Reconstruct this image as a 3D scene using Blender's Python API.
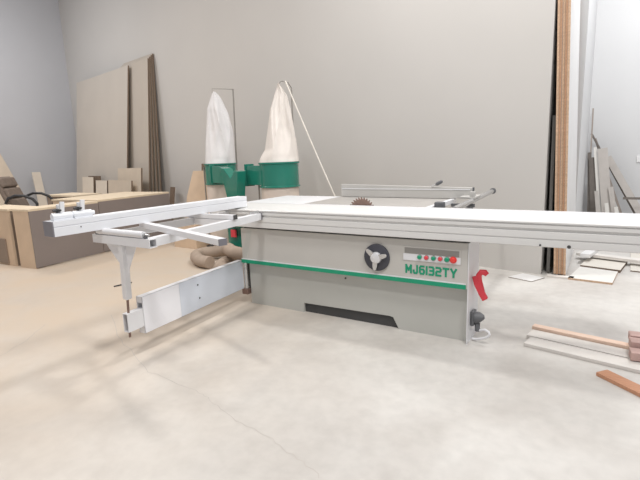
import bpy, math, random
from mathutils import Vector, Matrix
random.seed(7)
for o in list(bpy.data.objects):
    bpy.data.objects.remove(o)
SC = bpy.context.scene
COL = SC.collection
pi, sin, cos, tan = math.pi, math.sin, math.cos, math.tan

# ------------------------------------------------------------------ camera
YAW, PITCH, ROLL = 0.5651, 0.1824, -0.0364
fw = Vector((-sin(YAW)*cos(PITCH), cos(YAW)*cos(PITCH), -sin(PITCH)))
rt = Vector((cos(YAW), sin(YAW), 0)); up = rt.cross(fw)
r2 = rt*cos(ROLL) + up*sin(ROLL); u2 = up*cos(ROLL) - rt*sin(ROLL)
cam_data = bpy.data.cameras.new('camera'); cam = bpy.data.objects.new('camera', cam_data)
COL.objects.link(cam); SC.camera = cam
M = Matrix((r2, u2, -fw)).transposed().to_4x4(); M.translation = (0, 0, 1.3)
cam.matrix_world = M
cam_data.sensor_width = 36; cam_data.lens = 455*36/640
cam_data.clip_start = 0.05; cam_data.clip_end = 100

# ------------------------------------------------------------------ world, lights, exposure
SC.view_settings.view_transform = 'Standard'; SC.view_settings.look = 'None'
SC.view_settings.exposure = 0.0; SC.view_settings.gamma = 1.0
SC.view_settings.use_curve_mapping = False
W = bpy.data.worlds.new('world'); SC.world = W; W.use_nodes = True
W.node_tree.nodes['Background'].inputs[0].default_value = (0.98, 0.97, 1.0, 1)
W.node_tree.nodes['Background'].inputs[1].default_value = 0.42

def area(name, loc, target, size, energy, color=(1, 1, 1), sy=None):
    l = bpy.data.lights.new(name, 'AREA'); l.energy = energy; l.color = color
    l.shape = 'RECTANGLE' if sy else 'DISK'; l.size = size
    if sy: l.size_y = sy
    o = bpy.data.objects.new(name, l); COL.objects.link(o); o.location = loc
    o.rotation_euler = (Vector(target)-Vector(loc)).to_track_quat('-Z', 'Y').to_euler()
    return o
area('high_bay_lamp_rear', (-1.6, 4.45, 5.6), (-1.6, 4.3, 0), 0.5, 100, (1.0, 0.98, 0.96))
area('high_bay_lamp_front', (-1.4, -0.4, 5.6), (-1.4, 0.3, 0), 0.45, 105, (1.0, 0.98, 0.96))
area('high_bay_lamp_left', (-6.4, 2.4, 5.4), (-6.6, 2.7, 0), 1.0, 95, (1.0, 0.91, 0.82))
area('added_left_wall_fill', (-10.0, 3.2, 5.6), (-10.4, 3.4, 0), 1.2, 130, (0.97, 0.98, 1.0))  # unseen fill light, added to brighten the left wall
area('added_back_wall_fill', (0.9, 1.4, 5.2), (-1.6, 5.4, 1.8), 1.0, 140, (1.0, 0.99, 0.97))  # added fill aimed at the back wall to lift its brightness, no fitting seen
area('added_recess_fill', (1.2, 6.5, 5.2), (1.0, 7.5, 0), 1.2, 165, (0.97, 0.98, 1.0))  # added fill that brightens the recess and return wall, source unseen

# ------------------------------------------------------------------ materials
def mat(name, col, rough=0.6, metal=0.0, var=0.06, scale=8.0, bump=0.0, stretch=None, coat=0.0, spec=0.5):
    m = bpy.data.materials.new(name); m.use_nodes = True
    nt = m.node_tree; b = nt.nodes['Principled BSDF']
    b.inputs['Roughness'].default_value = rough; b.inputs['Metallic'].default_value = metal
    b.inputs['Specular IOR Level'].default_value = spec
    if coat: b.inputs['Coat Weight'].default_value = coat
    tc = nt.nodes.new('ShaderNodeTexCoord'); n = nt.nodes.new('ShaderNodeTexNoise')
    n.inputs['Scale'].default_value = scale; n.inputs['Detail'].default_value = 5
    if stretch:
        mp = nt.nodes.new('ShaderNodeMapping'); mp.inputs['Scale'].default_value = stretch
        nt.links.new(tc.outputs['Object'], mp.inputs['Vector']); nt.links.new(mp.outputs[0], n.inputs['Vector'])
    else:
        nt.links.new(tc.outputs['Object'], n.inputs['Vector'])
    r = nt.nodes.new('ShaderNodeValToRGB'); e = r.color_ramp.elements
    e[0].position = 0.3; e[1].position = 0.7
    e[0].color = tuple(max(0, c*(1-var)) for c in col)+(1,); e[1].color = tuple(min(1, c*(1+var)) for c in col)+(1,)
    nt.links.new(n.outputs['Fac'], r.inputs[0]); nt.links.new(r.outputs[0], b.inputs['Base Color'])
    if bump:
        bp = nt.nodes.new('ShaderNodeBump'); bp.inputs['Strength'].default_value = bump
        nt.links.new(n.outputs['Fac'], bp.inputs['Height']); nt.links.new(bp.outputs[0], b.inputs['Normal'])
    return m
def srgb(r, g, b):
    f = lambda c: (c/255/12.92) if c/255 <= 0.04045 else ((c/255+0.055)/1.055)**2.4
    return (f(r), f(g), f(b))

def floor_material():
    m = bpy.data.materials.new('polished_concrete'); m.use_nodes = True
    nt = m.node_tree; N = nt.nodes; L = nt.links; b = N['Principled BSDF']
    tc = N.new('ShaderNodeTexCoord')
    def noise(s, d, dist=0.0):
        n = N.new('ShaderNodeTexNoise'); n.inputs['Scale'].default_value = s; n.inputs['Detail'].default_value = d
        n.inputs['Distortion'].default_value = dist; L.new(tc.outputs['Object'], n.inputs['Vector']); return n
    def ramp(src, p0, c0, p1, c1):
        r = N.new('ShaderNodeValToRGB'); e = r.color_ramp.elements
        e[0].position, e[1].position = p0, p1; e[0].color = c0+(1,); e[1].color = c1+(1,); L.new(src, r.inputs[0]); return r
    def mix(f, a, c, mode='MIX'):
        x = N.new('ShaderNodeMix'); x.data_type = 'RGBA'; x.blend_type = mode
        if isinstance(f, float): x.inputs[0].default_value = f
        else: L.new(f, x.inputs[0])
        L.new(a, x.inputs[6]); L.new(c, x.inputs[7]); return x.outputs[2]
    base = ramp(noise(1.1, 8, 0.6).outputs['Fac'], 0.32, srgb(190, 185, 179), 0.68, srgb(211, 208, 203))
    fine = ramp(noise(14, 6, 0.2).outputs['Fac'], 0.3, (0.88, 0.88, 0.88), 0.65, (1, 1, 1))
    c = mix(0.75, base.outputs[0], fine.outputs[0], 'MULTIPLY')
    # scuffed dark patches
    sc = ramp(noise(2.3, 4, 1.2).outputs['Fac'], 0.55, (0, 0, 0), 0.75, (0.35, 0.35, 0.35))
    dark = N.new('ShaderNodeRGB'); dark.outputs[0].default_value = srgb(176, 170, 164)+(1,)
    c = mix(sc.outputs[0], c, dark.outputs[0])
    # settled sawdust on the desk side, warm light from the left painted into its tint
    sx = N.new('ShaderNodeSeparateXYZ'); L.new(tc.outputs['Object'], sx.inputs[0])
    mr = N.new('ShaderNodeMapRange'); mr.interpolation_type = 'SMOOTHSTEP'
    mr.inputs['From Min'].default_value = -4.2; mr.inputs['From Max'].default_value = -0.6
    mr.inputs['To Min'].default_value = 1.0; mr.inputs['To Max'].default_value = 0.0
    L.new(sx.outputs['X'], mr.inputs['Value'])
    dn = ramp(noise(1.6, 6, 0.8).outputs['Fac'], 0.25, (0.6, 0.6, 0.6), 0.65, (1, 1, 1))
    mm = N.new('ShaderNodeMath'); mm.operation = 'MULTIPLY'; L.new(mr.outputs[0], mm.inputs[0]); L.new(dn.outputs[0], mm.inputs[1])
    dust = N.new('ShaderNodeRGB'); dust.outputs[0].default_value = srgb(205, 188, 168)+(1,)
    c = mix(mm.outputs[0], c, dust.outputs[0])
    L.new(c, b.inputs['Base Color'])
    b.inputs['Roughness'].default_value = 0.55; b.inputs['Specular IOR Level'].default_value = 0.35
    return m

MT = dict(
    wall=mat('grey_wall_paint', srgb(198, 195, 191), 0.85, var=0.015, scale=1.2, spec=0.2),
    wall_l=mat('cool_grey_wall_paint', srgb(200, 201, 205), 0.85, var=0.015, scale=1.2, spec=0.2),
    wall_r=mat('pale_grey_wall_paint', srgb(205, 205, 205), 0.85, var=0.012, scale=1.2, spec=0.2),
    grey=mat('machine_grey_paint', srgb(196, 193, 187), 0.45, var=0.02, scale=3),
    grey2=mat('machine_base_grey_paint', srgb(190, 190, 184), 0.5, var=0.03, scale=3),
    white=mat('machine_white_paint', srgb(226, 226, 228), 0.4, var=0.015, scale=3),
    alu=mat('anodised_aluminium', srgb(222, 221, 219), 0.42, 0.1, var=0.03, scale=6, stretch=(0.3, 6, 6)),
    window=mat('grey_window_film', srgb(142, 139, 134), 0.5, var=0.03),
    alu_f=mat('shaded_fence_aluminium', srgb(192, 190, 186), 0.5, 0.2, var=0.03, scale=6),  # darker copy of alu, with the shade of the fence front in its colour
    hub=mat('polished_hub_cap', srgb(226, 226, 228), 0.35, 0.3, var=0.03),
    alu_w=mat('white_aluminium', srgb(232, 234, 238), 0.35, 0.1, var=0.02, scale=5),
    film=mat('protective_film_blueish', srgb(216, 222, 232), 0.3, var=0.03, scale=4),
    film2=mat('protective_film_white', srgb(242, 242, 246), 0.3, var=0.02, scale=4),
    iron=mat('ground_cast_iron', srgb(190, 186, 181), 0.35, 0.3, var=0.05, scale=9, stretch=(1, 8, 1)),
    black=mat('black_plastic', srgb(52, 52, 54), 0.5, var=0.05),
    dish=mat('dark_dish_plastic', srgb(68, 68, 76), 0.5, var=0.05),
    darkstrip=mat('dark_weathered_stick', srgb(108, 101, 95), 0.8, var=0.1, scale=10),
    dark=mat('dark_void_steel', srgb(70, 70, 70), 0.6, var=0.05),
    darkgrey=mat('dark_grey_plastic', srgb(98, 99, 102), 0.5, var=0.05),
    endcap=mat('grey_plastic_end_cap', srgb(124, 122, 128), 0.5, var=0.04),
    green=mat('green_enamel', srgb(14, 150, 112), 0.4, var=0.03),
    greenb=mat('glossy_green_steel', srgb(34, 122, 104), 0.22, var=0.06, scale=5, coat=0.3),
    red=mat('red_plastic', srgb(224, 66, 78), 0.4, var=0.04),
    redb=mat('red_button', srgb(232, 66, 60), 0.35, var=0.03),
    chrome=mat('brushed_chrome', srgb(205, 205, 205), 0.25, 0.7, var=0.04),
    rust=mat('rusty_saw_steel', srgb(136, 112, 102), 0.5, 0.4, var=0.12, scale=30),
    cloth=mat('white_filter_cloth', srgb(224, 222, 222), 0.9, var=0.04, scale=6, bump=0.15, spec=0.1),
    cloth2=mat('cream_filter_cloth', srgb(228, 221, 214), 0.9, var=0.04, scale=6, bump=0.15, spec=0.1),
    plastic=mat('milky_waste_bag', srgb(222, 208, 196), 0.5, var=0.05, scale=5),
    rope=mat('white_rope', srgb(226, 220, 210), 0.8),
    wire=mat('grey_steel_rod', srgb(150, 146, 140), 0.5, 0.3),
    mdf=mat('raw_mdf_board', srgb(214, 191, 166), 0.8, var=0.06, scale=5, spec=0.2),
    mdf2=mat('pale_chipboard', srgb(224, 207, 182), 0.7, var=0.06, scale=14, spec=0.2),
    mdfd=mat('dusty_tall_board', srgb(186, 177, 166), 0.85, var=0.03, scale=2, spec=0.2),
    edge=mat('chipboard_edge', srgb(196, 166, 140), 0.85, var=0.18, scale=60, spec=0.2),
    edge3=mat('darker_chipboard_edge', srgb(172, 136, 110), 0.85, var=0.15, scale=60, spec=0.2),
    gapshade=mat('dark_gap_shade', srgb(104, 101, 97), 0.6, var=0.05),  # dark tone for the shade painted into the wall-end gap
    edge2=mat('dark_board_edge', srgb(122, 106, 92), 0.85, var=0.12, scale=40, spec=0.2),
    mela=mat('white_melamine', srgb(226, 225, 224), 0.4, var=0.02, scale=2),
    lam=mat('grey_laminate_panel', srgb(140, 130, 126), 0.6, var=0.03, scale=3),
    laminside=mat('brown_grey_laminate', srgb(146, 130, 116), 0.7, var=0.05, scale=3),
    board=mat('cream_board', srgb(214, 203, 188), 0.7, var=0.04, scale=3),
    cream=mat('pale_cream_board', srgb(212, 206, 196), 0.65, var=0.03, scale=3),
    board3=mat('pale_beige_board', srgb(190, 182, 172), 0.75, var=0.03, scale=1.5),
    offw=mat('scuffed_white_board', srgb(214, 211, 205), 0.6, var=0.03, scale=3),
    board2=mat('beige_board', srgb(202, 188, 170), 0.75, var=0.05, scale=3),
    salmon=mat('salmon_timber', srgb(236, 208, 188), 0.7, var=0.07, scale=12, stretch=(1, 8, 8)),
    redwood=mat('reddish_timber', srgb(190, 140, 110), 0.7, var=0.1, scale=12, stretch=(1, 8, 8)),
    pinkbox=mat('pinkish_timber_offcut', srgb(190, 160, 152), 0.75, var=0.1, scale=10),
    strip=mat('pale_wood_strip', srgb(214, 209, 203), 0.7, var=0.06, scale=8),
    scrap=mat('weathered_grey_strip', srgb(182, 176, 170), 0.75, var=0.06, scale=8),
    strip2=mat('taupe_wood_strip', srgb(150, 140, 132), 0.7, var=0.08, scale=8),
    hose=mat('dusty_flexible_hose', srgb(172, 155, 140), 0.85, var=0.08, scale=12, spec=0.2),
    chairf=mat('dusty_brown_upholstery', srgb(134, 122, 113), 0.9, var=0.15, scale=14, spec=0.1),
    crack=mat('hairline_crack', srgb(186, 179, 172), 0.9),
    floor=floor_material(),
)

# ------------------------------------------------------------------ mesh helpers
class MB:
    def __init__(s): s.v = []; s.f = []; s.mi = []
    def add(s, vs, fs, mi=0):
        b = len(s.v); s.v += [tuple(v) for v in vs]
        s.f += [tuple(b+i for i in f) for f in fs]; s.mi += [mi]*len(fs); return s
    def obox(s, c, ax, ay, az, sx, sy, sz, mi=0, edge_mi=None, thin=1):
        """box about c; edge_mi colours all faces but the two across axis `thin`"""
        c = Vector(c); ax, ay, az = (Vector(a).normalized() for a in (ax, ay, az))
        vs = [c+ax*(sx/2*i)+ay*(sy/2*j)+az*(sz/2*k) for i in (-1, 1) for j in (-1, 1) for k in (-1, 1)]
        fs = [(0, 1, 3, 2), (4, 6, 7, 5), (0, 4, 5, 1), (2, 3, 7, 6), (0, 2, 6, 4), (1, 5, 7, 3)]
        for n, f in enumerate(fs):
            s.add([vs[i] for i in f], [(0, 1, 2, 3)], mi if (edge_mi is None or n//2 == thin) else edge_mi)
        return s
    def box(s, x0, x1, y0, y1, z0, z1, mi=0):
        return s.obox(((x0+x1)/2, (y0+y1)/2, (z0+z1)/2), (1, 0, 0), (0, 1, 0), (0, 0, 1), abs(x1-x0), abs(y1-y0), abs(z1-z0), mi)
    def bar(s, a, b, w, h, upv=(0, 0, 1), mi=0):
        a, b = Vector(a), Vector(b); d = (b-a); L = d.length; d.normalize()
        side = d.cross(Vector(upv)).normalized(); u = side.cross(d)
        return s.obox((a+b)/2, d, side, u, L, w, h, mi)
    def prism(s, pts, thick, o=(0, 0, 0), u=(1, 0, 0), v=(0, 0, 1), mi=0):
        """polygon pts in (u,v) about o, extruded along u x v by thick"""
        o, u, v = Vector(o), Vector(u), Vector(v); w = u.cross(v).normalized()
        a = [o+u*p[0]+v*p[1] for p in pts]; b = [p+w*thick for p in a]; n = len(a)
        s.add(a+b, [tuple(range(n))[::-1], tuple(range(n, 2*n))]+[(i, (i+1) % n, n+(i+1) % n, n+i) for i in range(n)], mi)
        return s
    def tube(s, path, r, n=12, caps=True, mi=0):
        P = [Vector(p) for p in path]; rs = r if isinstance(r, (list, tuple)) else [r]*len(P)
        rings = []; ref = None
        for i, p in enumerate(P):
            t = (P[min(i+1, len(P)-1)]-P[max(i-1, 0)]).normalized()
            if ref is None: ref = t.orthogonal().normalized()
            ref = (ref-t*ref.dot(t)).normalized(); bn = t.cross(ref)
            rings.append([p+(ref*cos(2*pi*k/n)+bn*sin(2*pi*k/n))*rs[i] for k in range(n)])
        vs = [q for ring in rings for q in ring]; fs = []
        for i in range(len(P)-1):
            for k in range(n):
                fs.append((i*n+k, i*n+(k+1) % n, (i+1)*n+(k+1) % n, (i+1)*n+k))
        if caps: fs += [tuple(range(n))[::-1], tuple((len(P)-1)*n+k for k in range(n))]
        return s.add(vs, fs, mi)
    def cyl(s, a, b, r, n=20, mi=0): return s.tube([a, b], r, n, True, mi)
    def lathe(s, prof, c, n=32, mi=0):
        c = Vector(c); vs = [c+Vector((r*cos(2*pi*k/n), r*sin(2*pi*k/n), z)) for r, z in prof for k in range(n)]; fs = []
        for i in range(len(prof)-1):
            for k in range(n): fs.append((i*n+k, i*n+(k+1) % n, (i+1)*n+(k+1) % n, (i+1)*n+k))
        fs += [tuple(range(n))[::-1], tuple((len(prof)-1)*n+k for k in range(n))]
        return s.add(vs, fs, mi)
    def build(s, name, mats, parent=None, bevel=0.0, smooth=False, origin=None):
        """links the mesh as ONE object; vertices are in world metres"""
        if not isinstance(mats, (list, tuple)): mats = [mats]
        org = Vector(origin) if origin is not None else (Vector(parent['_o']) if parent else
              Vector((sum(v[0] for v in s.v)/len(s.v), sum(v[1] for v in s.v)/len(s.v), min(v[2] for v in s.v))))
        me = bpy.data.meshes.new(name)
        me.from_pydata([tuple(Vector(v)-org) for v in s.v], [], s.f); me.validate()
        import bmesh
        bm = bmesh.new(); bm.from_mesh(me); bmesh.ops.remove_doubles(bm, verts=bm.verts, dist=1e-5)
        bmesh.ops.recalc_face_normals(bm, faces=bm.faces); bm.to_mesh(me); bm.free()
        for m in mats: me.materials.append(m)
        if len(me.polygons) == len(s.mi):
            for p, i in zip(me.polygons, s.mi): p.material_index = i
        if smooth:
            for p in me.polygons: p.use_smooth = True
        o = bpy.data.objects.new(name, me); COL.objects.link(o)
        if parent: o.parent = parent
        else: o.location = org
        o['_o'] = tuple(org)
        if bevel:
            b = o.modifiers.new('bevel', 'BEVEL'); b.width = bevel; b.segments = 2; b.limit_method = 'ANGLE'
        if smooth:
            try:
                me.set_sharp_from_angle(angle=math.radians(40))
            except Exception: pass
        return o
def tag(o, label=None, cat=None, group=None, kind=None):
    for k, v in (('label', label), ('category', cat), ('group', group), ('kind', kind)):
        if v: o[k] = v
    return o
def thing(name, loc, label, cat, group=None):
    o = bpy.data.objects.new(name, None); COL.objects.link(o); o.location = loc; o['_o'] = tuple(loc)
    o.empty_display_size = 0.1
    return tag(o, label, cat, group)
def structure(name, mb, m, label=None): return tag(mb.build(name, m), label, None, None, 'structure')

# ------------------------------------------------------------------ the setting
mb = MB(); mb.box(-13.0, 5.0, -2.5, 9.3, -0.1, 0.0)
tag(mb.build('floor', MT['floor'], origin=(0, 0, 0)), 'pale polished concrete floor dusted with sawdust', None, None, 'structure')
WA = Vector((-0.525, 5.1, 0)); WD = Vector((-1, 0.18, 0)).normalized(); WN = Vector((-0.18, -1, 0)).normalized()  # along the back wall / into the room
def wallpt(d, off, z=0): p = WA+WD*d+WN*off; return Vector((p.x, p.y, z))
mb = MB()
pl = [(WA.x, WA.y), tuple(wallpt(12.1, 0)[:2]), tuple(wallpt(12.1, -0.2)[:2]), (WA.x, WA.y+0.2)]
mb.prism(pl, 7.0, (0, 0, 0), (1, 0, 0), (0, 1, 0))
structure('wall_back', mb, MT['wall'], 'long grey back wall behind the saw')
cl = wallpt(11.95, 0)
mb = MB(); mb.box(cl.x-0.2, cl.x, -2.5, cl.y+0.1, 0, 7.0); structure('wall_left', mb, MT['wall_l'], 'cool grey wall on the left')
mb = MB(); mb.box(WA.x-.2, WA.x, 5.31, 6.59, 0, 7.0); structure('wall_end', mb, MT['wall'])
mb = MB(); mb.box(-0.52, -0.32, 6.6, 9.0, 0, 7.0); structure('wall_return', mb, MT['wall_r'])
mb = MB(); mb.box(-0.52, 5.0, 9.0, 9.2, 0, 7.0); structure('wall_recess', mb, MT['wall_r'], 'pale wall at the back of the right recess')
def crack(pts):
    mb = MB(); P = []
    for i in range(len(pts)-1):
        a, b = Vector(pts[i]+(0,)), Vector(pts[i+1]+(0,))
        for k in range(6):
            q = a.lerp(b, k/6); P.append(q+Vector((random.uniform(-.012, .012), random.uniform(-.012, .012), 0)))
    for i in range(len(P)-1):
        d = (P[i+1]-P[i]).normalized(); s = Vector((-d.y, d.x, 0))*0.0016
        z = Vector((0, 0, 0.0006))
        mb.add([P[i]-s+z, P[i+1]-s+z, P[i+1]+s+z, P[i]+s+z], [(0, 1, 2, 3)])
    return mb
structure('trim_1', crack([(-3.59, 2.23), (-3.01, 1.91), (-2.36, 1.67), (-1.94, 1.65), (-1.78, 1.61), (-1.52, 1.53), (-1.26, 1.49), (-1.06, 1.44), (-0.89, 1.37)]), MT['crack'], 'hairline crack running across the concrete floor')
structure('trim_2', crack([(-3.4, 1.1), (-3.53, 1.32), (-3.7, 1.6), (-3.92, 1.87)]), MT['crack'], 'short hairline crack at the left of the concrete floor')

# ------------------------------------------------------------------ the panel saw
saw = thing('panel_saw', (-1.7, 3.2, 0), 'large grey and green sliding table panel saw marked MJ6132TY in the middle of the floor', 'saw')
FY = 2.98                                                            # face of the upper front panel
# base with the forklift notch cut out of its foot
b = MB()
b.prism([(-2.69, 0), (-2.11, 0), (-2.11, 0.082), (-1.33, 0.092), (-1.30, 0.086), (-1.255, 0.0), (-0.745, 0), (-0.745, 0.70), (-2.69, 0.70)], -0.23, (0, 3.04, 0))
base = b.build('base_cabinet', MT['grey2'], saw)
b = MB(); b.box(-2.109, -1.26, 3.06, 3.07, 0.0, 0.081); b.build('notch_shade_plate', MT['dark'], base)  # dark plate added close behind the opening to paint the shade inside
b = MB(); b.cyl((-1.70, 3.042, 0.345), (-1.70, 3.032, 0.345), 0.007, 12); b.build('screw', MT['dark'], base)
# upper front panel, folded sheet with a bright left return
b = MB(); b.box(-2.715, -0.745, FY, 3.038, 0.392, 0.703)
fp = b.build('front_panel', MT['grey'], saw, bevel=0.004)
b = MB(); b.prism([(-2.715, 0.44), (-2.66, 0.44), (-2.585, 0.695), (-2.64, 0.695)], -0.004, (0, FY-0.001, 0)) ; b.build('corner_gusset', MT['grey2'], fp)
b = MB(); b.box(-2.722, -0.752, FY-0.010, FY-0.0005, 0.390, 0.421); b.build('green_stripe', MT['green'], fp, bevel=0.002)
b = MB(); b.box(-2.722, -0.752, FY-0.006, FY-0.0005, 0.4215, 0.430); b.build('white_pinstripe', MT['white'], fp)
b = MB(); b.box(-0.7440, -0.738, 2.985, 3.27, 0.0, 0.703); b.build('end_plate', MT['white'], saw)  # white colour carries the light falling on this end from the right
# hand wheel: dark dish, hub, three spokes
hw = MB(); C0 = Vector((-1.397, FY, 0.554))
hw.tube([C0+Vector((0, -0.001, 0)), C0+Vector((0, -0.012, 0)), C0+Vector((0, -0.016, 0))], [0.101, 0.101, 0.096], 40)
hw = hw.build('hand_wheel', MT['dish'], saw, smooth=True)
b = MB(); b.tube([C0+Vector((0, -0.016, 0)), C0+Vector((0, -0.034, 0)), C0+Vector((0, -0.040, 0))], [0.043, 0.041, 0.032], 28); b.build('hub', MT['hub'], hw, smooth=True)
for a in (-95, 17, 140):
    d = Vector((cos(math.radians(a)), 0, sin(math.radians(a)))); s = Vector((-d.z, 0, d.x))
    b = MB(); b.prism([(0.03, -0.019), (0.06, -0.018), (0.088, -0.012), (0.094, 0), (0.088, 0.012), (0.06, 0.018), (0.03, 0.019)], 0.012, C0+Vector((0, -0.026, 0)) if s.cross(d).y > 0 else C0+Vector((0, -0.026, 0)), d, s)
    b.build('spoke', MT['chrome'], hw, bevel=0.002)
# control panel
b = MB(); b.box(-1.198, -0.785, FY-0.003, FY-0.0004, 0.553, 0.655); cp = b.build('control_panel', MT['grey'], saw, bevel=0.001)
b = MB(); b.box(-1.182, -0.80, FY-0.0055, FY-0.003, 0.606, 0.646); b.build('dark_window', MT['window'], cp)
b = MB(); b.box(-1.192, -0.79, FY-0.0045, FY-0.003, 0.556, 0.603); b.build('button_strip', MT['white'], cp)
for i, (x, m, r) in enumerate([(-1.071, 'green', .014), (-1.022, 'red', .014), (-0.972, 'green', .014), (-0.925, 'red', .014), (-0.879, 'green', .016), (-0.838, 'redb', .0185)]):
    c = Vector((x, FY-0.0045, 0.585)); b = MB()
    b.tube([c, c+Vector((0, -.006, 0))], r+0.005, 20, mi=0); b.tube([c+Vector((0, -.006, 0)), c+Vector((0, -.014, 0)), c+Vector((0, -.018, 0))], [r, r, r*0.7], 20, mi=1)
    b.build('push_button', [MT['chrome'] if i < 5 else MT['redb'], MT[m]], cp, smooth=True)
# lettering MJ6132TY cut from green film, each stroke a flat bar
def lettering(x0, x1, z0, h, y):
    G = {'M': (1.15, [[(0, 0), (0, 1), (.5, .35), (1, 1), (1, 0)]]), 'J': (.8, [[(1, 1), (1, .18), (.82, 0), (.2, 0), (0, .18), (0, .35)]]),
         '6': (.95, [[(.95, 1), (.2, 1), (0, .82), (0, .18), (.18, 0), (.82, 0), (1, .18), (1, .42), (.82, .58), (0, .58)]]),
         '1': (.0, [[(0, 0), (0, 1)]]), '3': (.9, [[(0, 1), (.82, 1), (1, .85), (1, .15), (.82, 0), (0, 0)], [(.15, .52), (1, .52)]]),
         '2': (.95, [[(0, 1), (.82, 1), (1, .84), (1, .66), (.82, .52), (.18, .52), (0, .38), (0, 0), (1, 0)]]),
         'T': (1.05, [[(0, 1), (1, 1)], [(.5, 1), (.5, 0)]]), 'Y': (1.05, [[(0, 1), (.5, .45), (1, 1)], [(.5, .5), (.5, 0)]])}
    txt = 'MJ6132TY'; st = h*0.205; unit = 0.58; gap = 0.34
    tot = sum(G[c][0]*unit for c in txt)*h+st*8+gap*h*0.5*7; k = (x1-x0)/tot
    mb = MB(); x = x0; ns = 0
    for c in txt:
        w = G[c][0]*unit*h*k
        for line in G[c][1]:
            pts = [(x+st/2+p[0]*w, z0+st/2+p[1]*(h-st)) for p in line]
            for i in range(len(pts)-1):
                a, q = Vector((pts[i][0], y, pts[i][1])), Vector((pts[i+1][0], y, pts[i+1][1]))
                d = (q-a).normalized()*st*0.45; ns += 1; e = Vector((0, -.0003*(ns % 5), 0))
                mb.bar(a-d+e, q+d+e, st, 0.0015, (0, 1, 0))
        x += w+st*k+gap*h*0.5*k
    return mb
lettering(-1.178, -0.815, 0.459, 0.066, FY-0.0012).build('model_lettering', MT['green'], saw)
# sliding table: long aluminium beam with grooved face
prof = [(3.44, .875), (2.935, .875), (2.930, .870), (2.930, .862), (2.940, .858), (2.940, .853), (2.932, .851), (2.932, .832), (2.944, .829), (2.944, .815), (2.932, .812), (2.932, .774), (2.938, .772), (2.938, .766), (2.932, .764), (2.932, .726), (2.936, .722), (3.40, .722), (3.44, .74)]
b = MB(); b.prism([(p[0], p[1]) for p in prof], 3.31, (-3.02, 0, 0), (0, 1, 0), (0, 0, 1))
slide = b.build('sliding_table', MT['alu'], saw)
b = MB(); b.box(-3.032, -3.0202, 2.94, 3.43, .73, .87); b.build('end_cap', MT['darkgrey'], slide)
b = MB(); b.box(0.2902, 0.302, 2.94, 3.43, .73, .87); b.build('end_cap', MT['darkgrey'], slide)
b = MB(); b.box(-3.0, 0.28, 3.405, 3.432, .8752, .8770); b.build('edge_strip', MT['white'], slide)
for x in (-0.162, -0.313):
    b = MB(); b.cyl((x, 2.9318, .733), (x, 2.928, .733), 0.010 if x > -.2 else .006, 16); b.build('bolt', MT['dark'], slide)
b = MB(); b.box(-2.68, -0.74, 2.99, 3.25, .7005, .7215); b.build('slide_bearer', MT['dark'], saw)
# main cabinet behind the beam carries the cast table
b = MB(); b.box(-2.25, -1.3, 3.5, 4.1, 0.0, .80); b.build('rear_cabinet', MT['grey2'], saw, bevel=.004)
b = MB(); b.box(-2.36, -1.205, 3.470, 4.19, .835, .874)
for i in range(5): b.box(-2.34+i*.27, -2.32+i*.27, 3.49, 4.17, .80, .835)
ct = b.build('saw_table', MT['iron'], saw, bevel=.002)
b = MB(); b.box(-1.2045, -1.165, 3.470, 4.19, .838, .874); b.build('table_front_bar', MT['white'], ct, bevel=.002)
b = MB(); b.box(-3.07, -2.3605, 3.46, 4.175, .845, .8735); b.box(-3.06, -2.37, 4.10, 4.165, .80, .845)
b.build('extension_table', MT['white'], saw, bevel=.002)
# saw blade in the gap between beam and cast table
b = MB(); bc = Vector((-1.757, 3.4555, .815)); n = 30; pts = []
for k in range(n):
    a = 2*pi*k/n
    for da, r in ((0, .112), (.10, .130), (.155, .128), (.165, .110)): pts.append((r*cos(a+da), r*sin(a+da)))
b.prism(pts, .004, bc, (1, 0, 0), (0, 0, 1)); b.cyl(bc+Vector((0, -.006, 0)), bc+Vector((0, .002, 0)), .03)
b.build('saw_blade', MT['rust'], saw)
# rip fence with its clamp, handle and round rail
RF = 4.14
b = MB(); b.prism([(-2.34, .8765), (-1.01, .8765), (-1.01, .975), (-2.34, 1.004)], -.045, (0, RF, 0)); rf = b.build('rip_fence', MT['alu_f'], saw, bevel=.003)
b = MB(); b.box(-2.33, -1.03, RF-.006, RF-.0005, .955, .962); b.build('fence_groove', MT['white'], rf)
b = MB(); b.box(-1.09, -0.955, RF-.10, RF+.10, .8865, .908); b.box(-1.005, -0.965, RF-.10, RF-.05, .908, .950); cl_ = b.build('fence_carriage', MT['alu_f'], rf, bevel=.006)
b = MB(); b.cyl((-1.375, RF-.01, .99), (-1.33, RF-.01, 1.005), .008); b.tube([(-1.335, RF-.01, 1.002), (-1.325, RF-.01, 1.008), (-1.285, RF-.01, 1.03), (-1.275, RF-.01, 1.036)], [.009, .016, .016, .008], 14, mi=1)
b.build('lever_handle', [MT['chrome'], MT['darkgrey']], rf, smooth=True)
b = MB(); b.tube([(-.963, 3.62, .834), (-.935, 3.62, .842), (-.925, 3.62, .846), (-.885, 3.62, .856), (-.875, 3.62, .858)], [.006, .006, .014, .014, .008], 14); b.build('knob', MT['black'], rf, smooth=True)
b = MB(); b.cyl((-.982, RF-.07, .951), (-.982, RF-.07, .985), .009); b.build('clamp_screw', MT['darkgrey'], rf)
b = MB(); b.cyl((-.985, 3.50, .860), (-.985, 4.86, .885), .022, 20); rr = b.build('round_rail', MT['chrome'], saw, smooth=True)
b = MB(); b.cyl((-.985, 4.861, .885), (-.985, 4.895, .886), .030, 20); b.build('rail_cap', MT['darkgrey'], rr, smooth=True)
for y in (3.62, 4.05):
    b = MB(); b.box(-1.1645, -.965, y-.02, y+.02, .815, .842); b.build('rail_bracket', MT['darkgrey'], rr)
b = MB(); b.box(-1.165, -1.09, 3.56, 3.62, .8425, .905); b.build('stop_block', MT['darkgrey'], saw, bevel=.008)
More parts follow.
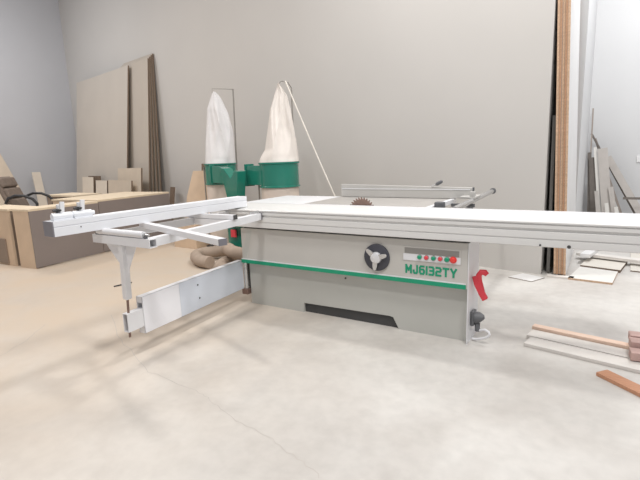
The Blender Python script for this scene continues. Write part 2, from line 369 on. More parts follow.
# crosscut outrigger: frame of square tube in front of the table's left end
FR = dict(z0=.795, z1=.849)
def sqtube(name, a, c, w, h, m, parent, wall=.005, close=False):
    """square tube, hollow at its ends"""
    a, c = Vector(a), Vector(c); d = (c-a).normalized(); s = d.cross(Vector((0, 0, 1))).normalized(); u = Vector((0, 0, 1)); u = s.cross(d)
    out = [(-w/2, -h/2), (w/2, -h/2), (w/2, h/2), (-w/2, h/2)]; inn = [(-w/2+wall, -h/2+wall), (w/2-wall, -h/2+wall), (w/2-wall, h/2-wall), (-w/2+wall, h/2-wall)]
    vs = [p+s*q[0]+u*q[1] for p in (a, c) for q in out+inn]; fs = []
    for i in range(4):
        j = (i+1) % 4
        fs += [(i, j, 8+j, 8+i), (4+j, 4+i, 12+i, 12+j), (i, 4+i, 4+j, j), (8+i, 8+j, 12+j, 12+i)]
    m_ = MB(); m_.add(vs, fs); return m_.build(name, m, parent)
cz = .822
L1 = sqtube('frame_side_tube', (-2.325, 1.757, cz), (-2.447, 2.927, cz), .05, .054, MT['white'], saw)
b = MB(); b.bar((-2.4465, 2.915, cz), (-2.4475, 2.9295, cz), .056, .06); b.build('mounting_foot', MT['endcap'], L1)
b = MB(); b.bar((-2.47, 2.83, .858), (-2.43, 2.90, .866), .018, .016); b.build('clamp_lever', MT['chrome'], L1)
L2 = sqtube('frame_side_tube', (-2.815, 1.757, cz), (-2.815, 2.927, cz), .05, .054, MT['white'], saw)
A = sqtube('frame_end_tube', (-2.85, 1.727, cz), (-2.275, 1.727, cz), .055, .054, MT['white'], saw)
sqtube('frame_cross_tube', (-2.788, 2.545, cz), (-2.434, 2.545, cz), .045, .05, MT['white'], saw)
b = MB(); b.cyl((-2.80, 1.715, .872), (-2.34, 1.715, .872), .021, 20); ro = b.build('support_roller', MT['white'], saw, smooth=True)
b = MB(); b.cyl((-2.34, 1.715, .872), (-2.325, 1.715, .872), .012, 12); b.tube([(-2.325, 1.715, .872), (-2.29, 1.715, .872)], .007); b.build('roller_pin', MT['chrome'], ro)
for x in (-2.33, -2.822):
    b = MB(); b.box(x, x+.012, 1.705, 1.725, .8495, .87); b.build('roller_bracket', MT['darkgrey'], ro)
def capped(name, a, c, w, h, m, cap):
    t_ = MB(); t_.bar(a, c, w, h); t = t_.build(name, m, saw, bevel=.002)
    d = (Vector(c)-Vector(a)).normalized(); q = MB(); q.bar(Vector(c)+d*.0005, Vector(c)+d*.006, w+.001, h+.001); q.build('end_cap', cap, t); return t
capped('diagonal_brace', (-2.80, 2.05, .8672), (-1.715, 1.735, .8682), .048, .036, MT['white'], MT['endcap'])
capped('cross_brace', (-2.90, 2.535, .8672), (-2.375, 2.555, .8672), .042, .034, MT['white'], MT['dark'])
# crosscut fence rail lying on the outrigger, two flip stops on top
fa, fb = Vector((-2.79, 1.405, 0)), Vector((-2.735, 3.05, 0))
fd = (fb-fa).normalized(); fs_ = Vector((fd.y, -fd.x, 0))
pr = [(-.054, .886), (.054, .886), (.054, .938), (.050, .940), (.050, .944), (.054, .946), (.054, .976), (-.006, .976), (-.010, .972), (-.018, .972), (-.022, .976), (-.054, .976)]
b = MB(); b.prism([(p[0], p[1]) for p in pr], -(fb-fa).length, fa, fs_, (0, 0, 1))
if abs(max(v[1] for v in b.v)-3.05) > .05: b = MB(); b.prism([(p[0], p[1]) for p in pr], (fb-fa).length, fa, fs_, (0, 0, 1))
rail = b.build('crosscut_fence', MT['alu_w'], saw)
b = MB(); b.bar(fa-fd*.008+Vector((0, 0, .931)), fa-fd*.0005+Vector((0, 0, .931)), .108, .09); b.build('end_cap', MT['endcap'], rail)
p = fa+fd*.16+fs_*.0545+Vector((0, 0, .925)); b = MB(); b.cyl(p, p+fs_*.002, .004); b.build('screw_hole', MT['dark'], rail)
for t0 in (.02, .145):
    q = fa+fd*t0+fs_*.005; up_ = Vector((0, 0, 1)); L = .115
    b = MB(); b.tube([q+up_*.999, q+fd*.004+up_*.999, q+fd*L+up_*.999], [.019, .022, .022], 18); b.bar(q+up_*.981, q+fd*L+up_*.981, .046, .008)
    b.cyl(q+fd*L+up_*.999, q+fd*(L+.02)+up_*.999, .014)
    stp = b.build('flip_stop', MT['alu_w'], rail, smooth=True)
    b = MB(); b.bar(q+fd*.062+up_*1.018, q+fd*.070+up_*1.085, .014, .026, fd); b.bar(q+fd*.055-fs_*.018+up_*1.02, q+fd*.055-fs_*.018+up_*1.07, .02, .02, fd)
    b.build('stop_arm', MT['white'], rail, bevel=.002)
    b = MB()
    k0 = q+fd*.035+up_*1.036
    for a in range(3):
        an = a*2*pi/3+.5; d = fs_*cos(an)+fd*sin(an)*.9
        b.tube([k0, k0+d*.016, k0+d*.027], [.008, .009, .006], 8)
    b.cyl(k0-up_*.018, k0+up_*.008, .008); b.build('star_knob', MT['black'], rail, smooth=True)
# support leg under the outer end of the frame
b = MB(); b.bar((-2.575, 1.727, .794), (-2.636, 1.757, .42), .042, .042, (0, 1, 0)); lg = b.build('support_leg', MT['white'], saw, bevel=.002)
for s in (-1, 1):
    b = MB(); b.prism([(0.021*s, .794), ((.185 if s < 0 else .13)*s, .794), ((.14 if s < 0 else .10)*s, .745), (.04*s, .65), (.021*s, .60)], .006, (-2.575, 1.735, 0)); b.build('gusset', MT['white'], lg)
b = MB(); b.cyl((-2.636, 1.757, .42), (-2.662, 1.760, .145), .008, 12)
b.build('threaded_foot', MT['rust'], lg)
# swing arm: telescoping box with protective film
aa, ab = Vector((-2.662, 1.86, 0)), Vector((-2.775, 3.01, 0)); ad = (ab-aa).normalized(); an_ = Vector((ad.y, -ad.x, 0))
z0, z1 = .138, .400; L = (ab-aa).length
b = MB(); ca = (aa+ab)/2
for (zz, hh, off, w) in ((z1-.022, .044, 0, .056), (z0+.022, .044, 0, .056)): b.obox(ca+Vector((0, 0, zz)), ad, an_, (0, 0, 1), L, w, hh)
b.obox(ca+an_*.025+Vector((0, 0, (z0+z1)/2)), ad, an_, (0, 0, 1), L, .006, z1-z0); b.obox(ca-an_*.025+Vector((0, 0, (z0+z1)/2)), ad, an_, (0, 0, 1), L, .006, z1-z0)
arm = b.build('swing_arm', MT['white'], saw, bevel=.003)
b = MB(); b.obox(aa+ad*.175+an_*.0295+Vector((0, 0, (z0+z1)/2)), ad, an_, (0, 0, 1), .345, .002, z1-z0-.004); b.build('white_film', MT['film2'], arm)
b = MB(); b.obox(aa+ad*(.352+(L-.36)/2)+an_*.0288+Vector((0, 0, (z0+z1)/2)), ad, an_, (0, 0, 1), L-.36, .0008, z1-z0-.004); b.build('blue_film', MT['film'], arm)
for t_, zz in ((.55, .335), (.56, .225)):
    p = aa+ad*t_+an_*.0295+Vector((0, 0, zz)); b = MB(); b.cyl(p, p+an_*.003, .007, 10); b.build('arm_screw', MT['dark'], arm)
sqtube('inner_tube', aa-ad*.13+an_*.002+Vector((0, 0, .255)), aa+ad*.35+Vector((0, 0, .255)), .044, .128, MT['white'], arm)
b = MB(); b.cyl((-2.735, 3.035, .11), (-2.735, 3.035, .40), .020, 18); hg = b.build('hinge_post', MT['chrome'], saw, smooth=True)
b = MB(); b.box(-2.765, -2.70, 3.00, 3.07, .085, .135); b.build('hinge_block', MT['rust'], hg, bevel=.004)
b = MB(); b.box(-2.72, -2.6905, 3.05, 3.065, .09, .40); b.build('hinge_plate', MT['dark'], hg)
# right end: red handle, plug socket, white cable
b = MB(); b.prism([(-.7375, .455), (-.700, .466), (-.650, .35), (-.630, .314), (-.664, .292), (-.690, .335), (-.722, .40)], -.03, (0, 3.07, 0))
rh = b.build('red_handle', MT['red'], saw, bevel=.006)
b = MB(); b.tube([(-.668, 3.085, .36), (-.690, 3.085, .43), (-.694, 3.085, .470), (-.680, 3.085, .492), (-.655, 3.085, .492), (-.640, 3.085, .478)], [.016, .018, .019, .020, .021, .016], 14); b.build('hook', MT['red'], rh, smooth=True)
b = MB(); b.box(-.7375, -.712, 3.05, 3.13, .11, .215); sk = b.build('power_socket', MT['darkgrey'], saw, bevel=.008)
b = MB(); b.tube([(-.712, 3.09, .165), (-.69, 3.09, .165), (-.672, 3.09, .158), (-.665, 3.09, .15)], [.042, .042, .036, .022], 22); b.cyl((-.695, 3.08, .13), (-.69, 3.075, .075), .018, 14); b.build('plug', MT['darkgrey'], sk, smooth=True)
pts = [(-.69, 3.075, .078), (-.672, 3.07, .085), (-.64, 3.06, .098), (-.612, 3.05, .09), (-.605, 3.045, .075), (-.62, 3.04, .055), (-.655, 3.05, .035), (-.69, 3.06, .02), (-.725, 3.075, .012)]
b = MB(); b.tube(pts, .0085, 10); b.build('power_cable', MT['white'], saw, smooth=True)

# ------------------------------------------------------------------ dust collector behind the saw
dc = thing('dust_collector', (-4.0, 4.65, 0), 'twin bag dust collector with green steel drums and white filter bags behind the saw', 'dust collector')
def lerp_tab(tab, z):
    for (za, a), (zb, b_) in zip(tab, tab[1:]):
        if z <= zb: k = (z-za)/(zb-za); return a+(b_-a)*max(0, k)
    return tab[-1][1]
def bag_mesh(cx, cy, r, z0, z1, left, right, ang, seed, n=96, rows=60):
    """cloth bag: round at the drum, gathered flat towards an off-centre tip"""
    rnd = random.Random(seed); ph = [rnd.uniform(0, 6.28) for _ in range(10)]; vs = []; fs = []
    e1 = Vector((cos(ang), sin(ang), 0)); e2 = Vector((-sin(ang), cos(ang), 0))
    for j in range(rows+1):
        t = j/rows; z = z0+(z1-z0)*t
        a_, b_ = lerp_tab(left, z), lerp_tab(right, z); hw_ = (b_-a_)/2; mid = (a_+b_)/2
        dep = r*(1-.72*max(0, t-.1)/.9)
        amp = .05+.42*min(1, t/.45)
        for k in range(n):
            a = 2*pi*k/n
            f = 1-amp*abs(sin(1.5*a+ph[0]+1.4*t))**.7-.5*amp*abs(sin(3*a+ph[1]-3*t))-.25*amp*abs(sin(5.5*a+ph[2]+4*t))+amp*.6
            if t < .05: f = 1+(f-1)*t/.05
            # 1.5 and 5.5 cycles meet again after a turn because |sin| repeats every half turn
            x = cos(a)*hw_*(1+(f-1)*.12); y = sin(a)*dep*f
            p = Vector((cx, cy, z))+e1*(mid+x)+e2*y
            p.z += .012*sin(4*a+ph[4])*t*(1-t)*3
            vs.append(p)
        if j:
            for k in range(n): fs.append(((j-1)*n+k, (j-1)*n+(k+1) % n, j*n+(k+1) % n, j*n+k))
    fs.append(tuple(rows*n+k for k in range(n)))
    m = MB(); m.add(vs, fs); return m
RD, LD = (-3.405, 4.50), (-4.82, 4.955)
UNITS = ((LD, .225, .62+.13, 'cloth', 2.25, 3, [(1.244, -.215), (1.6, -.185), (2.018, -.135), (2.20, -.06), (2.255, -.03)], [(1.22, .222), (1.705, .225), (1.956, .172), (2.15, .085), (2.203, .05), (2.255, .0)]),
         (RD, .236, .65, 'cloth2', 2.16, 11, [(1.25, -.238), (1.30, -.225), (1.398, -.165), (1.866, -.08), (1.977, -.036), (2.15, .03)], [(1.26, .246), (1.495, .221), (1.84, .180), (2.013, .142), (2.10, .085), (2.147, .05)]))
for (cx, cy), r, ang, m, zt, seed, lf, rg in UNITS:
    b = MB(); q = r+.002
    b.lathe([(q+.008, .945), (q+.012, .948), (q+.012, .962), (q, .968), (q, 1.222), (q+.012, 1.228), (q+.012, 1.246), (r-.01, 1.250)], (cx, cy, 0), 48)
    b.build('drum', MT['greenb'], dc, smooth=True)
    bag_mesh(cx, cy, r, 1.248, zt, lf, rg, ang, seed).build('filter_bag', MT[m], dc, smooth=True)
    b = MB(); b.lathe([(r-.04, .03), (r-.008, .10), (r-.004, .30), (r-.012, .55), (r-.004, .80), (r-.008, .945)], (cx, cy, 0), 40); b.build('waste_bag', MT['plastic'], dc, smooth=True)
    for a in (1.2, 2.6, 3.6):
        b = MB(); p = Vector((cx+(r+.03)*cos(a), cy+(r+.03)*sin(a), 0)); b.cyl(p+Vector((0, 0, .03)), p+Vector((0, 0, 1.2)), .010, 10); b.build('stand_leg', MT['wire'], dc)
AX = (Vector(RD+(0,))-Vector(LD+(0,))).normalized(); AN = Vector((AX.y, -AX.x, 0))          # along the pair of drums / towards the room
def dp(base_, u, v, z=0): p = Vector(base_+(0,))+AX*u+AN*v; return Vector((p.x, p.y, z))
for base_, u0, u1, fu in ((LD, .05, .62, .125), (RD, -.40, -.05, -.415)):
    b = MB(); b.obox(dp(base_, (u0+u1)/2, .18, 1.095), AX, AN, (0, 0, 1), u1-u0, .10, .235); dl = b.build('inlet_duct', MT['greenb'], dc, bevel=.004)
    b = MB(); b.obox(dp(base_, fu+.012, .18, 1.095), AX, AN, (0, 0, 1), .022, .13, .275); b.build('flange', MT['greenb'], dl, bevel=.003)
b = MB(); c0 = dp(LD, .27, .27); b.prism([(.42, 1.20), (.53, 1.19), (.70, 1.06), (.80, 1.16), (.88, 1.15), (.86, 1.0), (.83, .84), (.83, .45), (.58, .45), (.58, .80), (.52, .96)], .12, c0, AX, (0, 0, 1)); b.build('forked_duct', MT['greenb'], dc, bevel=.006)
b = MB(); b.prism([(.44, 1.19), (.52, 1.18), (.67, 1.07), (.62, 1.06)], .004, c0+AN*.003, AX, (0, 0, 1)); b.build('duct_highlight', MT['plastic'], dc)  # beige strip painting a highlight on the duct
cm = dp(LD, .78, .20)
b = MB(); b.lathe([(.10, .12), (.16, .13), (.16, .45), (.05, .46)], cm, 32); b.build('blower_housing', MT['greenb'], dc, smooth=True)
b = MB(); b.box(cm.x+.02, cm.x+.10, cm.y-.20, cm.y-.17, .30, .40); b.build('red_switch', MT['red'], dc, bevel=.006)
b = MB(); b.obox((LD[0]/2+RD[0]/2, LD[1]/2+RD[1]/2, .015), AX, AN, (0, 0, 1), 1.9, .45, .03); b.obox(cm+Vector((0, 0, .075)), AX, AN, (0, 0, 1), .3, .3, .09); b.build('base_frame', MT['dark'], dc)
b = MB(); b.cyl((-4.72, 5.19, 1.1), (-4.69, 5.19, 2.30), .011, 10); b.tube([(-4.69, 5.19, 2.295), (-4.76, 5.10, 2.30), (-4.87, 4.95, 2.30), (-4.87, 4.95, 2.24)], .005, 8); b.build('bag_hanger', MT['wire'], dc)
b = MB(); b.cyl((-3.33, 4.72, 1.1), (-3.31, 4.70, 2.12), .009, 10); b.tube([(-3.31, 4.70, 2.12), (-3.30, 4.62, 2.175), (-3.34, 4.54, 2.185), (-3.37, 4.50, 2.14)], .006, 8); b.build('bag_hanger', MT['wire'], dc)
b = MB(); P = []
for i in range(14):
    t = i/13; p = Vector((-3.265, 4.52, 2.175)).lerp(Vector((-2.17, 4.42, .012)), t); p.z -= .03*sin(pi*t); P.append(p)
b.tube(P, .008, 8); tag(b.build('rope', MT['rope'], smooth=True), 'white rope slanting down from the dust collector hanger to the floor behind the saw', 'rope')

# flexible hose coiled on the floor
def hose(pts, r):
    mb = MB(); P = []; R_ = []
    V = [Vector(p) for p in pts]
    for i in range(len(V)-1):
        p0, p1, p2, p3 = V[max(i-1, 0)], V[i], V[i+1], V[min(i+2, len(V)-1)]
        for k in range(10):
            t = k/10
            P.append(.5*((2*p1)+(p2-p0)*t+(2*p0-5*p1+4*p2-p3)*t*t+(3*p1-p0-3*p2+p3)*t**3))
    P.append(V[-1])
    R_ = [r*(1+.04*(i % 2)) for i in range(len(P))]
    mb.tube(P, R_, 20); return mb
hs = hose([(-4.02, 3.83, .078), (-4.22, 3.86, .078), (-4.46, 4.02, .08), (-4.50, 4.18, .085), (-4.28, 4.28, .11), (-4.02, 4.18, .17), (-3.86, 4.00, .225), (-3.66, 3.88, .225), (-3.46, 3.94, .19), (-3.40, 4.04, .16), (-3.55, 4.11, .11), (-3.74, 4.08, .08), (-3.82, 3.90, .078), (-3.72, 3.70, .078), (-3.5, 3.62, .078), (-3.25, 3.66, .078)], .074)
tag(hs.build('flexible_hose', MT['hose'], smooth=True), 'dusty brown flexible extraction hose coiled on the floor beside the saw', 'hose')
b = MB(); b.prism([(-5.62, .0), (-5.13, .0), (-5.12, .36), (-5.60, .38)], -.24, (0, 4.65, 0))
tag(b.build('chipboard_box', MT['mdf'], bevel=.004), 'tan chipboard box on the floor behind the crosscut frame', 'box')
b = MB()
lean_n = Vector((0, -1, .12)).normalized()
b.prism([(-5.80, .0), (-5.20, .0), (-5.215, .73), (-5.20, 1.13), (-5.23, 1.15), (-5.585, 1.145), (-5.72, .74)], .018, (0, 5.0, 0), (1, 0, 0), Vector((0, .12, 1)).normalized())
tp = b.build('chipboard_sheet', MT['mdf'], bevel=.002)
tag(tp, 'tan cut chipboard sheet standing left of the white filter bags', 'board')
b = MB(); b.prism([(-5.62, .0), (-5.50, .0), (-5.50, 1.25), (-5.62, 1.25)], .03, (0, 5.25, 0), (1, 0, 0), Vector((0, .1, 1)).normalized()); tag(b.build('timber_offcut', MT['edge2'], bevel=.002), 'narrow dark offcut poking up behind the tan cut chipboard sheet', 'board')

# ------------------------------------------------------------------ boards leaning on the back wall
def lean_board(name, d, off, width, height, thick, m, label, cat, group=None, ang=8, medge=None, zlift=0.0):
    """d along the wall from its right end, off = foot's distance from the wall"""
    c = wallpt(d, off); u = WD.copy(); tilt = math.radians(ang)
    az = (Vector((0, 0, 1))*cos(tilt)-WN*sin(tilt)).normalized(); ay = az.cross(u).normalized()
    if ay.dot(WN) < 0: ay = -ay
    mb = MB(); mb.obox(c+az*(height/2)+Vector((0, 0, zlift+thick*sin(tilt)/2+.001)), u, ay, az, width, thick, height, 0, 1, 1)
    return tag(mb.build(name, [m, medge or m]), label, cat, group)
G1 = 'tall boards leaning on the back wall'
for k, lab in enumerate(('tall board closest to the back wall in the dark edged stack', 'second tall board from the wall in the dark edged stack on the back wall', 'third tall board from the wall in the dark edged stack on the back wall', 'foremost tall board of the dark edged stack on the back wall')):
    off = .17+.095*k; top = .03+.035*k; h = 3.42-.03*k
    lean_board('tall_board', 8.03, off, 1.25, h, .03, MT['mdfd'], lab, 'board', G1, math.degrees(math.asin((off-top)/h)), MT['edge2'])
lean_board('tall_board', 9.46, .62, 2.74, 3.30, .03, MT['board3'], 'widest pale tall board, filling the left end of the back wall', 'board', G1, 7.0, MT['edge2'])
G2 = 'small panels standing behind the desks'
for d, off, w, h, m, lab in ((9.526, .84, .62, 1.02, 'board', 'small cream panel standing alone at the left end of the panels behind the desks'),
                             (9.44, .74, .62, 1.04, 'edge2', 'dark panel showing its edge behind the leftmost small cream panel'),
                             (8.80, .84, .58, .95, 'board', 'pale cream panel left of the wide tan panel behind the far desk'),
                             (7.92, .84, 1.05, .96, 'board2', 'wide tan panel standing low behind the far desk'),
                             (7.72, .73, 1.02, 1.20, 'board2', 'taller tan panel standing behind the wide low one by the tall boards')):
    lean_board('small_panel', d, off, w, h, .03, MT[m], lab, 'panel', G2, 6, MT['edge2'])
lean_board('timber_scrap', 6.955, .25, .135, .80, .03, MT['edge2'], 'narrow dark scrap standing at the foot of the back wall right of the tall boards', 'board', None, 9)
# boards on the left wall
def lean_left(name, y, off, width, height, thick, m, label, cat, ang, shear=0.0):
    X0 = cl.x+off; tilt = math.radians(ang); az = Vector((-sin(tilt), shear, cos(tilt))).normalized(); u = Vector((0, 1, 0)); n_ = u.cross(az).normalized()
    mb = MB(); mb.prism([(-width/2, 0), (width/2, 0), (width/2, height), (-width/2, height)], thick, (X0, y, .012), u, az); return tag(mb.build(name, m), label, cat)
lean_left('large_board', 4.70, 1.0, 1.55, 2.75, .02, MT['board2'], 'large pinkish tan board slanting against the left wall behind the office chair', 'board', 15, -.25)
lean_left('narrow_panel', 5.74, .80, .20, 1.24, .02, MT['board'], 'narrow pale panel leaning on the left wall beyond the office chair', 'panel', 22, .12)

# ------------------------------------------------------------------ desks on the left
def desk(name, corner, rot, w, dpt, h, label, top_m, gap_end=False):
    """corner = near right foot; the grey modesty panel faces +x, length runs away from the camera"""
    t = thing(name, (corner[0], corner[1], 0), label, 'desk', 'desks along the left wall'); c, s = cos(rot), sin(rot)
    U = Vector((-s, c, 0)); V = Vector((-c, -s, 0)); O = Vector((corner[0], corner[1], 0)); Z = Vector((0, 0, 1))
    def bx(u0, u1, v0, v1, z0, z1):
        m = MB(); m.obox(O+U*((u0+u1)/2)+V*((v0+v1)/2)+Z*((z0+z1)/2), U, V, Z, u1-u0, v1-v0, z1-z0); return m
    bx(-.005, w, -.005, dpt, h-.028, h).build('desktop', top_m, t, bevel=.002)
    bx(.004, w, -.004, .012, .012, h-.0285).build('modesty_panel', MT['lam'], t)
    bx(.0, .03, .0125, dpt-.02, .0, h-.0285).build('side_panel', MT['mdf'], t); bx(w-.03, w, .0125, dpt-.02, .0, h-.0285).build('side_panel', MT['mdf'], t)
    return t
d1 = desk('desk', (-6.15, 2.87), .12, 1.02, .34, .77, 'near desk with grey front panel and tan end panel beside the office chair', MT['mdf2'])
d2 = desk('desk', (-6.285, 3.895), .105, 1.42, 1.05, .785, 'far desk with grey front panel and wide pale top behind the crosscut fence', MT['mdf2'])
lk = thing('low_cabinet', (-7.0, 3.0, 0), 'tan open cabinet at the left edge beside the near desk', 'cabinet')
b = MB(); b.box(-7.4, -6.60, 2.83, 2.86, 0, .735); b.build('end_panel', MT['mdf'], lk)
b = MB(); b.box(-7.4, -6.58, 2.825, 3.20, .7355, .765); b.build('top', MT['mdf2'], lk, bevel=.002)
b = MB(); b.box(-6.63, -6.60, 2.8605, 3.20, 0, .735); b.build('side_panel', MT['laminside'], lk)
b = MB(); b.box(-7.25, -6.76, 2.815, 2.8295, .02, .36); b.build('door', MT['laminside'], lk, bevel=.002)
t3 = thing('side_table', (-8.25, 4.66, 0), 'dark fronted table with tan top behind the far desk near the left wall', 'table')
b = MB(); b.obox((-8.25, 4.66, .765), (1, 0, 0), (0, 1, 0), (0, 0, 1), .95, .50, .03); b.build('tabletop', MT['mdf2'], t3)
b = MB(); b.obox((-8.25, 4.44, .375), (1, 0, 0), (0, 1, 0), (0, 0, 1), .93, .03, .748); b.build('front_panel', MT['laminside'], t3)
b = MB(); b.obox((-8.25, 4.88, .375), (1, 0, 0), (0, 1, 0), (0, 0, 1), .93, .03, .748); b.build('rear_panel', MT['laminside'], t3)
# office chair between the near desk and the left wall
OC = Vector((-8.22, 3.90, 0))
oc = thing('office_chair', tuple(OC), 'dusty brown upholstered office chair with curved black armrests behind the near desk', 'chair')
def cushion(c, ax, ay, az, sx, sy, sz, name, m, bev=.04):
    k = MB(); k.obox(OC+Vector(c), ax, ay, az, sx, sy, sz); return k.build(name, m, oc, bevel=bev)
fwd_ = Vector((.8, .6, 0)); sd = Vector((-.6, .8, 0)); bd = (Vector((0, 0, 1))-fwd_*.38).normalized(); bn = sd.cross(bd).normalized()
if bn.dot(fwd_) < 0: bn = -bn
bc_ = -fwd_*.30+Vector((0, 0, .86))
cushion(bc_, sd, bn, bd, .46, .08, .62, 'backrest', MT['chairf'])
for k in (-.19, 0.0, .19):
    cushion(bc_+bd*k+bn*.055, sd, bn, bd, .42, .07, .17, 'back_cushion', MT['chairf'], .03)
cushion((0, 0, .48), fwd_, sd, (0, 0, 1), .48, .48, .10, 'seat', MT['chairf'])
for s_ in (-1, 1):
    o = OC+sd*(.27*s_); P = [o+fwd_*a+Vector((0, 0, z)) for a, z in ((-.25, .72), (-.20, .80), (-.08, .845), (.06, .835), (.18, .78), (.24, .70), (.22, .58), (.12, .48))]
    b = MB(); b.tube(P, .022, 10); b.build('armrest', MT['black'], oc, smooth=True)
b = MB(); b.cyl(OC+Vector((0, 0, .08)), OC+Vector((0, 0, .43)), .03); b.build('gas_column', MT['black'], oc)
for k in range(5):
    a = k*2*pi/5+.3; e = OC+Vector((.28*cos(a), .28*sin(a), 0))
    b = MB(); b.tube([OC+Vector((0, 0, .09)), e+Vector((0, 0, .06))], [.025, .018], 8); lgb = b.build('base_arm', MT['black'], oc)
    b = MB(); w_ = Vector((-sin(a), cos(a), 0))*.012; b.cyl(e-w_+Vector((0, 0, .027)), e+w_+Vector((0, 0, .027)), .026, 12); b.build('caster', MT['black'], lgb)
b = MB(); b.cyl((-4.40, 2.79, .008), (-4.36, 2.98, .008), .007, 8); tag(b.build('steel_rod', MT['dark']), 'short dark rod lying on the floor left of the support leg', 'rod')

# ------------------------------------------------------------------ tall melamine sheets leaning on the wall's right end
tl = math.atan2(.098, 2.62)
labs = ['tall white sheet nearest the wall in the stack at the back wall end', 'second tall sheet from the wall in the stack at the end of the back wall', 'third and middle tall sheet of the stack at the end of the back wall',
        'fourth tall sheet from the wall in the stack at the end of the back wall', 'outermost tall white sheet, its broad face turned to the right recess']
for i in range(5):
    xb = -.396+i*.0225; az = Vector((-sin(tl), 0, cos(tl))); ax = Vector((cos(tl), 0, sin(tl)))
    y0 = 5.10+(.012, .0, .02, .006, .0)[i]; h = 3.02-(0, .01, .03, .0, .02)[i]
    mb = MB(); mb.obox(Vector((xb, (y0+6.52)/2, .003))+az*(h/2+.02), ax, (0, 1, 0), az, .0205, 6.52-y0, h, 0, 1, 0)
    tag(mb.build('tall_sheet', [MT['mela'], MT['edge3' if i % 2 else 'edge']]), labs[i], 'board', 'tall melamine sheets at the wall end')
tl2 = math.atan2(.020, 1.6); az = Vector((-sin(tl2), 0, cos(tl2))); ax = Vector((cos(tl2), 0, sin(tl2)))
mb = MB(); mb.obox(Vector((-.468, 5.75, .003))+az*.81, ax, (0, 1, 0), az, .030, 1.1, 1.6); tag(mb.build('gap_shade_sheet', MT['gapshade']), 'dark sheet added as painted shade in the gap between the wall end and the white melamine sheets', 'board')  # added sheet, darkens the gap where only shade falls
b = MB(); b.prism([(-.46, 5.02), (-.22, 5.02), (-.22, 5.09), (-.46, 5.09)], .018, (0, 0, .0005), (1, 0, 0), (0, 1, 0)); tag(b.build('floor_batten', MT['strip']), 'short pale batten on the floor at the foot of the tall sheets', 'batten')

# ------------------------------------------------------------------ offcuts on the floor at the right
def flat(name, pts, z0, th, m, label, cat, group=None, medge=None):
    mb = MB(); mb.prism(pts, th, (0, 0, z0), (1, 0, 0), (0, 1, 0)); o = mb.build(name, [m, medge or m])
    if medge:
        for p in o.data.polygons:
            if abs(p.normal.z) < .5: p.material_index = 1
    return tag(o, label, cat, group)
GF = 'offcut boards on the floor at the right'
flat('offcut_board', [(-.80, 4.86), (-.57, 4.77), (-.475, 4.97), (-.69, 5.06)], .0005, .008, MT['mela'], 'small white board lying on the floor left of the tall sheets', 'board', GF, MT['strip2'])
flat('offcut_board', [(-.27, 5.02), (.105, 4.98), (.155, 5.47), (-.19, 5.56)], .0005, .018, MT['offw'], 'large white board on the floor right of the tall sheets', 'board', GF, MT['edge'])
flat('offcut_board', [(-.19, 5.58), (.175, 5.49), (.25, 5.98), (-.12, 6.08)], .0005, .030, MT['cream'], 'beige board on the floor under the small white block', 'board', GF, MT['edge2'])
flat('offcut_board', [(.265, 5.60), (.58, 5.55), (.66, 6.6), (.30, 6.65)], .0005, .012, MT['cream'], 'pale beige board lying furthest right on the floor under the long white stick', 'board', GF, MT['edge2'])
b = MB(); b.bar((-.24, 6.05, .062), (.56, 5.82, .062), .11, .03); o = b.build('long_stick', [MT['strip']]); tag(o, 'long pale stick lying across the beige boards at the right edge', 'stick')
b = MB(); b.bar((-.155, 5.76, .062+.037), (-.065, 6.25, .062+.037), .10, .04); tag(b.build('wood_block', MT['mela'], bevel=.002), 'short white block lying on the long pale stick', 'block')
GS = 'timber strips on the floor in the right foreground'
b = MB(); b.bar((-.385, 3.447, .023), (.27, 3.332, .023), .062, .044); tag(b.build('timber_strip', MT['salmon'], bevel=.003), 'salmon coloured timber lying at the back of the strips in the right foreground', 'timber', GS)
b = MB(); b.bar((-.395, 3.345, .013), (.27, 3.228, .013), .130, .024); tag(b.build('timber_strip', MT['strip'], bevel=.002), 'pale timber strip lying between the salmon timber and the frontmost strip', 'timber', GS)
b = MB(); b.bar((-.39, 3.198, .012), (.27, 3.081, .012), .135, .022); tag(b.build('timber_strip', MT['strip'], bevel=.002), 'frontmost pale strip of the bundle in the right foreground', 'timber', GS)
for i, (y, z, lab) in enumerate(((3.17, .071, 'lowest pinkish timber end lying over the pale strips at the right edge'), (3.27, .101, 'middle pinkish timber end over the pale strips at the right edge'), (3.37, .107, 'furthest pinkish timber end over the salmon timber at the right edge'))):
    b = MB(); b.bar((.185, y, z-.017), (.60, y+.04, z-.017), .09, .05); tag(b.build('timber_end', MT['pinkbox'], bevel=.003), lab, 'timber', 'pinkish timber ends at the right edge')
b = MB(); b.bar((.045, 2.915, .012), (.42, 2.605, .012), .085, .022); tag(b.build('reddish_board', MT['redwood'], bevel=.002), 'reddish brown stick lying alone nearest the camera at the right edge', 'stick')

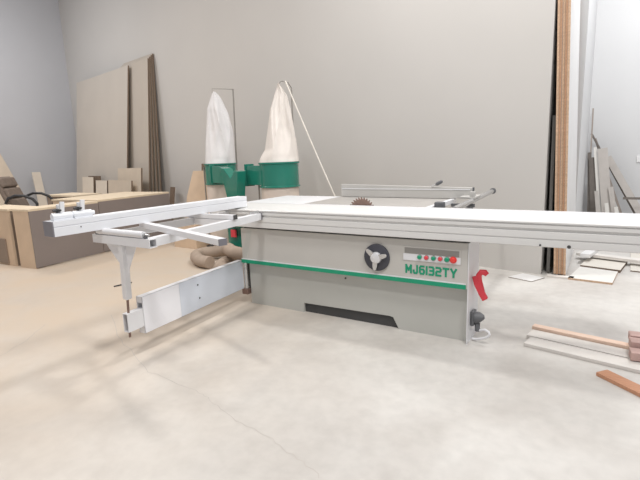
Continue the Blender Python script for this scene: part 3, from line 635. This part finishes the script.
# ------------------------------------------------------------------ scrap strips leaning in the right recess corner
GC = 'scrap strips leaning in the right recess corner'
def strip(xb, xt, zt, y, w, m, label, zb=.005, th=.016, k=.16):
    """a strip in its own plane; every plane leans on the wall by the same slope k, so none cross"""
    a, c = Vector((xb, y+k*zb, zb)), Vector((xt, y+k*zt, zt)); d = (c-a).normalized(); n_ = Vector((0, -1, k)); n_ = (n_-d*n_.dot(d)).normalized(); s = d.cross(n_)
    mb = MB(); mb.obox((a+c)/2, d, s, n_, (c-a).length, w, th); tag(mb.build('scrap_strip', MT[m]), label, 'strip', GC)
YB = 8.62
strip(.30, -.215, 1.42, YB, .035, 'strip2', 'long slanting grey strip crossing the recess corner')
strip(.52, -.27, 1.50, YB-.03, .03, 'darkstrip', 'dark slanting stick topmost in the recess corner')
strip(.60, -.02, 1.12, YB-.06, .10, 'scrap', 'broad pale slanting strip beneath the dark slanting stick')
strip(-.235, -.272, 1.90, YB-.09, .022, 'strip2', 'tallest thin grey strip standing in the recess corner')
strip(-.205, -.275, 1.20, YB-.12, .05, 'darkstrip', 'dark brown strip closest to the return wall in the recess corner')
strip(-.135, -.235, 1.12, YB-.15, .09, 'darkstrip', 'broad dark strip behind the tall pale strips in the recess corner')
strip(-.045, -.20, 1.28, YB-.18, .045, 'offw', 'tall white strip right of the dark broad strip in the recess corner')
strip(.06, -.10, 1.26, YB-.21, .14, 'scrap', 'widest tall pale strip in the middle of the recess corner')
strip(.17, .05, .66, YB-.24, .07, 'scrap', 'medium pale strip right of the widest pale one in the recess corner')
strip(-.06, -.14, .60, YB-.27, .05, 'scrap', 'short pale strip in front of the widest pale one in the recess corner')
strip(.20, .14, .36, YB-.30, .05, 'offw', 'short white strip furthest right in the recess corner')
strip(.07, .01, .42, YB-.33, .05, 'offw', 'lowest short white strip at the front of the recess corner')
strip(.22, .95, .50, YB-.36, .035, 'darkstrip', 'dark stick slanting low across the recess at the right edge', zb=.50)
b = MB(); b.box(.375, .50, 8.985, 8.999, 1.02, 1.12); tag(b.build('wall_socket', MT['mela'], bevel=.003), 'white socket plate on the recess wall at the right edge', 'socket')
for o in bpy.data.objects:
    if '_o' in o: del o['_o']
